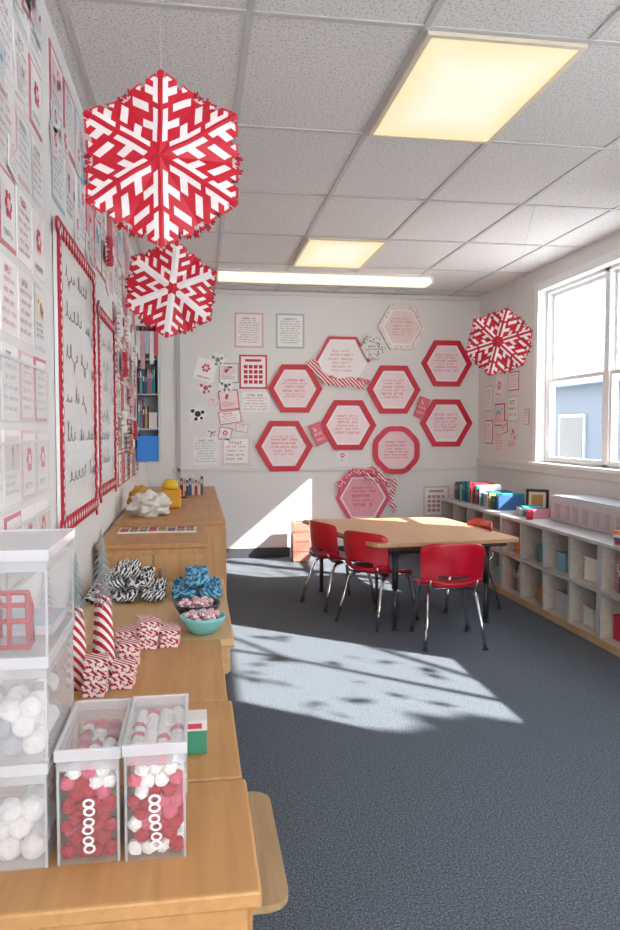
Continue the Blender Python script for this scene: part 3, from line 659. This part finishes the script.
def book(x,y,z,t,d,h,c,spine='-x',tilt=0,g=None,pos=''):
    root=empty('book',(x,y,z),(tilt if spine=='-x' else 0,tilt if spine!='-x' else 0,0 if spine=='-x' else pi/2))
    f=MB(); f.box(0,d,-t/2,-t/2+.002,0,h); f.box(0,d,t/2-.002,t/2,0,h); f.box(0,.002,-t/2,t/2,0,h); f.box(-.0008,0,-t/2+.004,t/2-.004,h*.62,h*.85,1); f.obj('cover',[mat(c,.5),mat('#e8e4dc' if c!='#e4e0da' else '#9a9a9c')],root)
    f=MB(); f.box(.003,d-.004,-t/2+.0025,t/2-.0025,.003,h-.003); f.obj('pages',[mat('#e6dfd0',.8)],root)
    top(root,CN[c]+' book standing upright '+pos,'book',g)
root=empty('colour_card_strip',(-.2,3.95,.7705)); f=MB(); f.box(-.2,.2,-.09,.09,0,.008); f.obj('card',[mat('#e8e0d6')],root)
f=MB(); 
for i in range(8): 
    for j in range(3): f.box(-.19+i*.048,-.15+i*.048,-.08+j*.055,-.035+j*.055,.0085,.0105,(i*3+j)%5)
f.obj('coloured_squares',[mat(c) for c in ('#c82c3c','#2a6fa4','#dca83c','#479358','#d06c90')],root); top(root,'flat card strip with coloured squares on a cabinet','card')
SZ=1.04; root=empty('wall_shelf',(WL+.001,6.1,SZ)); f=MB(); w,d,h=.19,.3,1.1; t=.012
f.box(0,t,0,d,0,h); f.box(w-t,w,0,d,0,h); f.box(t,w-t,d-t,d,0,h)
for zz in (0,.26,.54,.82,h-t): f.box(t,w-t,0,d-t,zz,zz+t)
f.obj('body',[mat('#c4ccd2',.5)],root,bevel=.002); top(root,'narrow pale grey wall shelf with books and bins','shelf')
for zz in (.2725,.552,.832):
    x=WL+.02
    for k in range(8):
        tt=random.uniform(.012,.02); 
        if x+tt>WL+w-(.016 if zz>.3 else .09): break
        book(x+tt/2,6.108+random.uniform(0,.02),SZ+zz,tt,.15,random.uniform(.15,.24),random.choice(list(CN)),'-y',0,'books on the wall shelf','on the wall shelf'); x+=tt+.002
bin_(WL+w/2,6.165,SZ+.0125,.156,.26,.2,'#2b90f2','bright blue plastic bin sticking out of the shelf'); bin_(WL+w-.052,6.2,SZ+.2725,.065,.17,.13,'#e0e4e8','small white plastic bin on the shelf')
for i,(dx,c,hh) in enumerate(((.03,'#e8e4dc',.22),(.065,'#d8a4ac',.3),(.10,'#b8c8d4',.18),(.135,'#f0ecea',.26),(.17,'#d05a6c',.2))):
    f=MB(); f.box(-.016,.016,-.004,0,-hh,0); f.tube([(0,-.002,0),(0,-.002,.03)],.002,6); o=f.obj('hanging_tag',[mat(c)],loc=(WL+dx,6.094,SZ+1.05)); top(o,'paper tag hanging on the wall shelf front','tag','paper tags on the wall shelf')
root=empty('pencil_sharpener',(-.17,5.0,.7805)); f=MB(); f.box(-.07,.07,-.06,.06,0,.13); f.obj('body',[mat('#dfa31c',.4)],root,bevel=.02)
f=MB(); f.lathe([(0,.13),(.05,.13),(.055,.16),(.03,.19),(0,.195)],20); f.obj('cap',[mat('#e8bc36',.4)],root,smooth=True); f=MB(); f.tube([(.07,0,.07),(.1,0,.07),(.1,0,.11)],.008); f.obj('crank',[mat('#444448')],root,smooth=True); top(root,'yellow desktop sharpener standing on a cabinet','sharpener')
def blob(name,loc,rx,ry,rz,c,label,cat,seed=0,amp=.25):
    bm=bmesh.new(); bmesh.ops.create_icosphere(bm,subdivisions=5,radius=1)
    for v in bm.verts:
        k=1+amp*mnoise.noise(v.co*2.3+Vector((seed,1,2)))+.12*mnoise.noise(v.co*6+Vector((seed,1,2))); v.co*=k; v.co=Vector((v.co.x*rx,v.co.y*ry,max(v.co.z*rz,-rz*.75)))
    me=bpy.data.meshes.new(name); bm.to_mesh(me); bm.free()
    for p in me.polygons: p.use_smooth=True
    me.materials.append(mat(c,.9,.1,30,.3)); o=bpy.data.objects.new(name,me); COL.objects.link(o); o.location=(loc[0],loc[1],loc[2]+rz*.75); top(o,label,cat)
blob('folded_cloth',(-.28,4.6,.7805),.12,.12,.08,'#dedad4','crumpled white cloth lying on the cabinet','cloth',3,.5)
blob('plush_toy',(-.36,4.85,.7805),.07,.07,.09,'#c8943c','tan soft toy sitting on the cabinet','toy',9)
for i in range(9): book(-.14+i*.023,5.95,.7805,.019,.13,.12+.015*(i%3),['#e4e0da','#b81c34','#e4e0da','#57504a','#315c8f'][i%5],'-y',0,'books on the cabinet','on the long wooden cabinet')
root=empty('wooden_crate',(1.02,7.25,0)); f=MB(); w,d,h=.17,.2,.4
for k in range(4):
    z0=.01+k*.097; f.box(-w/2,w/2,-d/2,-d/2+.012,z0,z0+.09); f.box(-w/2,w/2,d/2-.012,d/2,z0,z0+.09); f.box(-w/2,-w/2+.012,-d/2+.012,d/2-.012,z0,z0+.09); f.box(w/2-.012,w/2,-d/2+.012,d/2-.012,z0,z0+.09)
f.obj('slats',[wood('#b0665a','#c07c6e','X')],root,bevel=.002); f=MB()
for sx in (-1,1):
    for sy in (-1,1): f.box(sx*(w/2-.0225)-.01,sx*(w/2-.0225)+.01,sy*(d/2-.0225)-.01,sy*(d/2-.0225)+.01,0,h)
f.obj('corner_posts',[WDL],root); top(root,'narrow pinkish red slatted crate against the wall','crate')

# ---------------- table + chairs ----------------
def rounded(pts,r,k=5):
    out=[];n=len(pts)
    for i in range(n):
        p=Vector(pts[i]); a=(Vector(pts[i-1])-p).normalized(); b_=(Vector(pts[(i+1)%n])-p).normalized()
        s=p+a*r; e=p+b_*r
        for j in range(k+1):
            t=j/k; q=(s*(1-t)**2+p*2*t*(1-t)+e*t*t); out.append((q.x,q.y))
    return out
tp=[(1.12,4.56),(2.16,4.66),(2.03,5.95),(.84,5.93)]
root=empty('classroom_table',(1.55,5.27,0)); loc=[(p[0]-1.55,p[1]-5.27) for p in tp]
f=MB(); f.prism(rounded(loc,.07),.549,.572,0); f.obj('tabletop',[wood('#c59e76','#d2ae88','Y')],root,bevel=.003)
f=MB(); q=rounded(loc,.07); f.prism([(p[0]*1.004,p[1]*1.004) for p in q],.547,.5485); f.prism([(p[0]*.9,p[1]*.9) for p in q],.515,.547); f.obj('underframe',[mat('#5b4a42',.5)],root)
for p in ((1.27,4.62),(1.93,4.72),(1.90,5.82),(.99,5.82)):
    x,y=p[0]-1.55,p[1]-5.27
    f=MB(); f.tube([(x,y,.27),(x,y,.515)],.021,14,0); f.tube([(x,y,.02),(x,y,.27)],.016,14,1); f.lathe([(0,0),(.022,0),(.022,.012),(.015,.022),(0,.022)],14,0,(x,y,0)); f.obj('leg',[mat('#26282e',.4),mat('#4b4e55',.3,metal=.7)],root,smooth=True)
top(root,'wood topped classroom table with dark adjustable legs','table')
def sq(u,v,k=.55): return u*(1-k*.28*abs(v)**6)
def chair(loc,rz,label):
    root=empty('classroom_chair',loc,(0,0,rz)); red=mat('#c40c2a',.28,.03,8,0,0,0,.3)
    N=20
    def grid(fn,skip=lambda u,v:False):
        f=MB(); vs=[fn(-1+2*i/N,-1+2*j/N) for i in range(N+1) for j in range(N+1)]
        f.add(vs,[(i*(N+1)+j,(i+1)*(N+1)+j,(i+1)*(N+1)+j+1,i*(N+1)+j+1) for i in range(N) for j in range(N) if not skip(-1+2*(i+.5)/N,-1+2*(j+.5)/N)]); return f
    def seat(u,v):
        z=.342+.028*u*u*(1-.5*max(v,0))+.006*v*v
        if v<-.4: z+=(-v-.4)**2*.11
        if v>.55: z-=(v-.55)**2*.2
        return (.2*sq(u,v),.18*sq(v,u),z)
    grid(seat).obj('seat',[red],root,smooth=True,solid=.01,sub=1)
    def back(u,v):
        w=.188+.014*(v*.5+.5)
        zz=.498+.135*sq(v,u,.45)-.008*u*u*(v>0)*v
        y=-.175-.035*(v*.5+.5)-.012*math.sin((v+1)*pi/2)+.07*abs(u)**2.4
        return (w*sq(u,v,.4),y,zz)
    grid(back,lambda u,v: abs(u)<.5 and -.8<v<-.5).obj('backrest',[red],root,smooth=True,solid=.01,sub=1)
    ch=mat('#d0d2d6',.16,.02,10,0,1.0)
    for sx in (-1,1):
        f=MB(); f.tube([(sx*.12,.05,.332),(sx*.135,.12,.326),(sx*.145,.145,.30),(sx*.165,.175,.15),(sx*.18,.195,.012)],.0115,10); f.lathe([(0,0),(.016,0),(.016,.012),(0,.02)],10,1,(sx*.181,.197,0)); f.obj('leg',[ch,mat('#33343a')],root,smooth=True)
        f=MB(); f.tube([(sx*.12,-.05,.332),(sx*.135,-.11,.326),(sx*.145,-.14,.30),(sx*.165,-.19,.15),(sx*.18,-.225,.012)],.0115,10); f.lathe([(0,0),(.016,0),(.016,.012),(0,.02)],10,1,(sx*.181,-.227,0)); f.obj('leg',[ch,mat('#33343a')],root,smooth=True)
    f=MB(); f.tube([(-.12,.05,.332),(.12,.05,.332)],.008); f.tube([(-.12,-.05,.332),(.12,-.05,.332)],.008)
    for sx in (-.14,.14): f.tube([(sx*.8,-.05,.332),(sx*.95,-.14,.345),(sx,-.175,.375),(sx,-.185,.41)],.007)
    f.obj('support_bar',[ch],root,smooth=True)
    top(root,label,'chair','red chairs around the table'); return root
c=chair((1.53,4.36,0),math.radians(-6),'red plastic chair with chrome legs, back turned to the room')
copy_thing(c,(1.225,4.87,0),(0,0,math.radians(-54)),'red plastic chair with chrome legs pulled beside the table')
copy_thing(c,(1.06,5.41,0),(0,0,math.radians(-70)),'red plastic chair with chrome legs at the table end')
copy_thing(c,(1.93,5.2,0),(0,0,math.radians(95)),'red plastic chair tucked between table and shelves')

# ---------------- cubbies ----------------
XC0,XC1=2.38,2.92
def cubby(y0,ncol,pitch=.36):
    root=empty('cubby_shelf',(XC0,y0,0)); d=XC1-XC0; L_=ncol*pitch; z=.635
    f=MB(); f.box(-.01,d,0,L_,z-.025,z); f.obj('shelf_top',[mat('#bcbcbc',.4)],root,bevel=.004)
    f=MB(); f.box(0,d,0,L_,.03,.055); f.box(.01,d,0,.018,.055,z-.025); f.box(.01,d,L_-.018,L_,.055,z-.025); f.box(d-.012,d,.018,L_-.018,.055,z-.025); f.box(.01,d-.012,.018,L_-.018,.325,.343); f.box(.02,d-.02,.01,L_-.01,0,.03)
    for i in range(1,ncol): f.box(.01,d-.012,i*pitch-.009,i*pitch+.009,.055,.325); f.box(.01,d-.012,i*pitch-.009,i*pitch+.009,.343,z-.025)
    f.obj('body',[wood('#bcb2a4','#d0c8bc','Y')],root,bevel=.002)
    f=MB(); f.box(-.0,.0095,0,.02,.055,z-.025); f.box(-.0,.0095,L_-.02,L_,.055,z-.025)
    for i in range(1,ncol): f.box(0,.0095,i*pitch-.011,i*pitch+.011,.055,z-.025)
    for i in range(ncol): f.box(0,.0095,i*pitch+.021 if i==0 else i*pitch+.0115,(i+1)*pitch-(.021 if i==ncol-1 else .0115),.322,.345)
    f.obj('edge_banding',[mat('#adb2b4',.4)],root)
    f=MB(); f.box(-.004,-.0005,0,L_,.005,.054); f.obj('kick_board',[wood('#b89a74','#c8ac88','Y')],root)
    top(root,'low open cubby shelf with grey top under the window','shelf')
Y0=3.0
cubby(Y0,3); cubby(Y0+1.085,4); cubby(Y0+1.085+1.445,4)
def cell(k):
    if k<3: return Y0+.18+.36*k
    if k<7: return Y0+1.085+.18+.36*(k-3)
    return Y0+1.085+1.445+.18+.36*(k-7)
zl,zu=.0555,.3435
items={2:('r','b'),3:('m','p'),4:('c','m'),5:('k','t'),6:('b','k'),7:('m','c'),8:('k','b'),9:('b','t'),1:('c','m')}
for k,(a,b_) in items.items():
    for zz,t in ((zl,a),(zu,b_)):
        y=cell(k); x=XC0+.06
        if t=='r': bin_(x+.13,y,zz,.24,.26,.15,'#c02c46','red plastic bin in a cubby')
        elif t=='t': bin_(x+.13,y-.04,zz,.22,.2,.12,'#3f9aa6','teal plastic bin in a cubby')
        elif t=='c': bin_(x+.13,y,zz,.24,.26,.14,'#e9eef0','clear plastic bin in a cubby',clr=True)
        elif t=='p':
            bin_(x+.1,y+.05,zz,.16,.16,.15,'#e6e2de','white plastic bin in a cubby')
            for q in range(2):
                f=MB(); f.box(-.07,.07,-.045,.045,0,.03); o=f.obj('folded_paper_pack',[mat(['#cc4a5c','#e0c8c0'][q])],loc=(x+.08,y-.1,zz+.031*q)); top(o,['red','pale pink'][q]+' paper pack lying in a cubby','paper')
        elif t=='m':
            bin_(x+.1,y+.07,zz,.16,.12,.12,random.choice(['#e0ddd9','#7fb4c4','#d8b070']),'small open plastic bin in a cubby')
            f=MB(); f.box(-.05,.05,-.05,.05,0,.08); f.box(-.054,.054,-.054,.054,.08,.095,1); o=f.obj('small_box',[mat(random.choice(['#a86f3e','#c9a070','#5f97a8'])),mat('#e0d8c8')],loc=(x+.08,y-.08,zz),bevel=.002); top(o,'small lidded cardboard box in a cubby','box')
        elif t=='k':
            f=MB()
            for j in range(3): f.box(-.09,.09,-.1,.1,j*.04,j*.04+.036)
            o=f.obj('wooden_block_stack',[wood('#a87440','#bc8850','X')],loc=(x+.12,y,zz),rot=(0,0,.1),bevel=.003); top(o,'stack of flat wooden blocks in a cubby','blocks')
        else:
            yy=y-.14
            for j in range(12):
                tt=random.uniform(.012,.026); 
                if yy+tt>y+.1: break
                book(x,yy+tt/2,zz,tt,.2,random.uniform(.16,.22),random.choice(['#2f9fa0','#e4e0da','#e4e0da','#315c8f','#4fb0b8','#cc7c94','#57504a','#dca440']),'-x',0,'books in the cubbies','in a cubby'); yy+=tt+.001
zt2=.6355
tc_=['#2f9fa0','#1f7f8c','#4fb0b8','#dca440','#3f7f56','#e4e0da','#b81c34','#315c8f','#cc7c94','#57504a']
y=5.78
while y<6.85:
    t=random.uniform(.010,.02)
    book(XC0+.08+random.uniform(0,.05),y+t/2,zt2,t,.2,random.uniform(.09,.14) if y<6.2 else random.uniform(.13,.19),random.choice(['#2f9fa0','#e4e0da','#315c8f','#4fb0b8','#1f7f8c','#2f9fa0','#3f7f56','#e4e0da','#315c8f','#dca440','#b81c34']),'-x',0,'books standing on the cubby top','on the cubby top'); y+=t+.002
y=5.22
while y<5.5:
    t=random.uniform(.014,.028)
    book(XC0+.1+random.uniform(0,.03),y+t/2,zt2,t,.15,random.uniform(.05,.08),random.choice(tc_),'-x',0,'small books on the cubby top','on the cubby top'); y+=t+.0015
root=empty('picture_frame',(XC0+.33,5.58,zt2),(0,0,math.radians(-40))); f=MB(); f.ring([(-.09,0),(.09,0),(.09,.19),(-.09,.19)],[(-.068,.022),(.068,.022),(.068,.168),(-.068,.168)],-.012,.0); f.obj('frame',[mat('#2a2320',.4)],root,bevel=.002)
f=MB(); f.box(-.068,.068,-.006,-.002,.022,.168,0); f.quad(-.045,.045,.045,.145,-.0065,1); f.obj('picture',[mat('#d8c8a8'),mat('#a87c48')],root,recalc=False); f=MB(); f.box(-.01,.01,0,.006,.0,.15); f.box(-.01,.01,.006,.07,.0,.006); f.obj('stand',[mat('#3a2f2a')],root); top(root,'small dark framed picture standing on the shelf','picture frame')
root=empty('paper_organizer',(XC0+.2,4.62,zt2)); f=MB(); w,L2,h=.32,.98,.18
f.box(0,w,-L2/2,L2/2,0,h); f.obj('body',[mat('#b8b6b8',.45)],root,bevel=.012)
f=MB()
for i in range(14): f.box(-.004,-.0005,-L2/2+.05+i*.065,-L2/2+.10+i*.065,.03,h-.05,i%2)
f.obj('front_slots',[mat('#a39ea2',.4),mat('#c4a8ae',.4)],root); f=MB(); f.box(.01,w-.01,-L2/2+.02,L2/2-.02,h+.0005,h+.008); f.obj('lid',[mat('#a4a8ac',.35)],root,bevel=.002)
top(root,'long low pale grey box unit with ribbed front under the window','unit')
f=MB(); s=.05; f.lathe([(0,0),(s*.5,0),(s*.55,s*1.4),(s*.5,s*1.4),(s*.45,.005),(0,.005)],18); o=f.obj('pencil_cup',[mat('#b81c34',.4)],loc=(XC0+.07,5.17,zt2),smooth=True); top(o,'small red pencil cup on the shelf top','cup')
for i in range(4):
    f=MB(); f.box(-.1,.1,-.14,.14,0,.02); f.box(-.1+.003,.101,-.137,.137,.003,.017,1); o=f.obj('book',[mat(['#b81c34','#315c8f','#e4e0da','#d47c30'][i]),mat('#e6dfd0')],loc=(XC0+.14,3.85,zt2+i*.0205),rot=(0,0,.06*i)); top(o,['red','blue','white','orange'][i]+' book lying flat in a stack','book','stacked books on the shelf top')

# ---------------- outside ----------------
f=MB(); f.box(3.3,60,-40,70,-.6,-.5); f.box(-40,3.3,-40,-2.5,-.6,-.5); struct(f.obj('ground_outside',[mat('#b8bcbf',.9)]))
root=empty('neighbouring_house',(9.5,10,-.5)); f=MB(); f.box(0,5,0,16,0,2.9); f.obj('house_wall',[stripes('#4c5864','#414d5a',6,0,'Z')],root)
f=MB(); f.prism([(-.4,2.9),(5.4,2.9),(2.5,4.2)],-.3,16.3,0,'y'); f.obj('roof',[mat('#6f7f90',.8)],root); 
for yy_ in (1,4,7,10,13):
    f=MB(); f.box(-.05,0,yy_,yy_+1.3,1.0,2.2); f.box(-.06,-.05,yy_+.08,yy_+1.22,1.08,2.12,1); f.obj('house_window',[mat('#98a2ac'),mat('#1c242c',.1)],root)
top(root,'grey sided neighbouring house seen through the window','house')
rt=random.Random(5)
def clump(f,c,r,mi=0):
    d1=Vector((rt.uniform(-1,1),rt.uniform(-1,1),rt.uniform(-1,1))).normalized(); d2=d1.orthogonal().normalized(); d3=d1.cross(d2)
    f.add([c+d1*r*1.6,c-d1*r*1.6,c+d2*r,c-d2*r,c+d3*r*.6,c-d3*r*.6],[(0,2,4),(2,1,4),(1,3,4),(3,0,4),(2,0,5),(1,2,5),(3,1,5),(0,3,5)],mi)
root=empty('sun_blocking_tree',(5.96,-1.6,-.5)); f=MB(); f.tube([(0,0,0),(.05,.03,1.5),(0,0,3.4)],.12,10,0,.05); f.obj('trunk',[mat('#5a4b40',.9)],root,smooth=True)  # unseen tree, added in the sun path to trim the floor patch
f=MB()
for k in range(520):
    while True:
        p=Vector((rt.uniform(-1,1),rt.uniform(-1,1),rt.uniform(-1,1)))
        if p.length<1: break
    p=p.normalized()*(p.length**.5)*1.5; clump(f,Vector((0,0,3.4))+p,rt.uniform(.1,.2))
o=f.obj('foliage',[mat('#2f4a34',.9)],root); o['kind']='stuff'; top(root,'unseen round evergreen tree added outside to block sun','tree')
root=empty('bare_tree',(4.45,.85,-.5)); f=MB()
def br(p,d,L,r,dep):
    q=p+d*L; mid=p+d*L*.5+Vector((rt.uniform(-1,1),rt.uniform(-1,1),0))*L*.06
    f.tube([p,mid,q],r,7,0,r*.6)
    if dep==0: return
    for k in range(3):
        nd=(d+Vector((rt.uniform(-.6,.6),rt.uniform(-1,1),rt.uniform(-.3,.6)))*.75).normalized(); br(q,nd,L*.68,r*.62,dep-1)
br(Vector((0,0,0)),Vector((0,0,1)),2.2,.05,5); f.obj('branches',[mat('#5a4b40',.9)],root)
f=MB()
for k in range(45): clump(f,Vector((rt.uniform(-.4,.4),rt.uniform(-.9,.7),rt.uniform(3.0,4.4))),rt.uniform(.02,.045))
o=f.obj('leaves',[mat('#6a5a40',.9)],root); o['kind']='stuff'; top(root,'nearly bare winter tree outside the window','tree')

# ---------------- lights ----------------
s=bpy.data.lights.new('sun','SUN'); s.energy=24; s.angle=math.radians(.6); s.color=(1,.95,.88)
so=bpy.data.objects.new('sun',s); COL.objects.link(so); so.location=(8,-3,7)
so.rotation_euler=Vector((-1,.78,-.85)).to_track_quat('-Z','Y').to_euler()
w=bpy.data.worlds.new('world'); scene.world=w; w.use_nodes=True; n=w.node_tree.nodes; l=w.node_tree.links
bg=n['Background']; tcw=n.new('ShaderNodeTexCoord'); sx=n.new('ShaderNodeSeparateXYZ'); cr=n.new('ShaderNodeValToRGB')
l.new(tcw.outputs['Generated'],sx.inputs[0]); l.new(sx.outputs['Z'],cr.inputs[0]); cr.color_ramp.elements[0].color=hx('#faf9f8'); cr.color_ramp.elements[1].color=hx('#d8e4f2'); cr.color_ramp.elements[1].position=.8
l.new(cr.outputs[0],bg.inputs[0]); bg.inputs[1].default_value=7.4
# camera
cd=bpy.data.cameras.new('camera'); cam=bpy.data.objects.new('camera',cd); COL.objects.link(cam); scene.camera=cam
cd.sensor_width=36; cd.lens=740/930*36; cam.location=(0,0,1.3); cam.rotation_euler=(math.radians(90-2.71),0,math.radians(-8.76)); cd.clip_start=.02
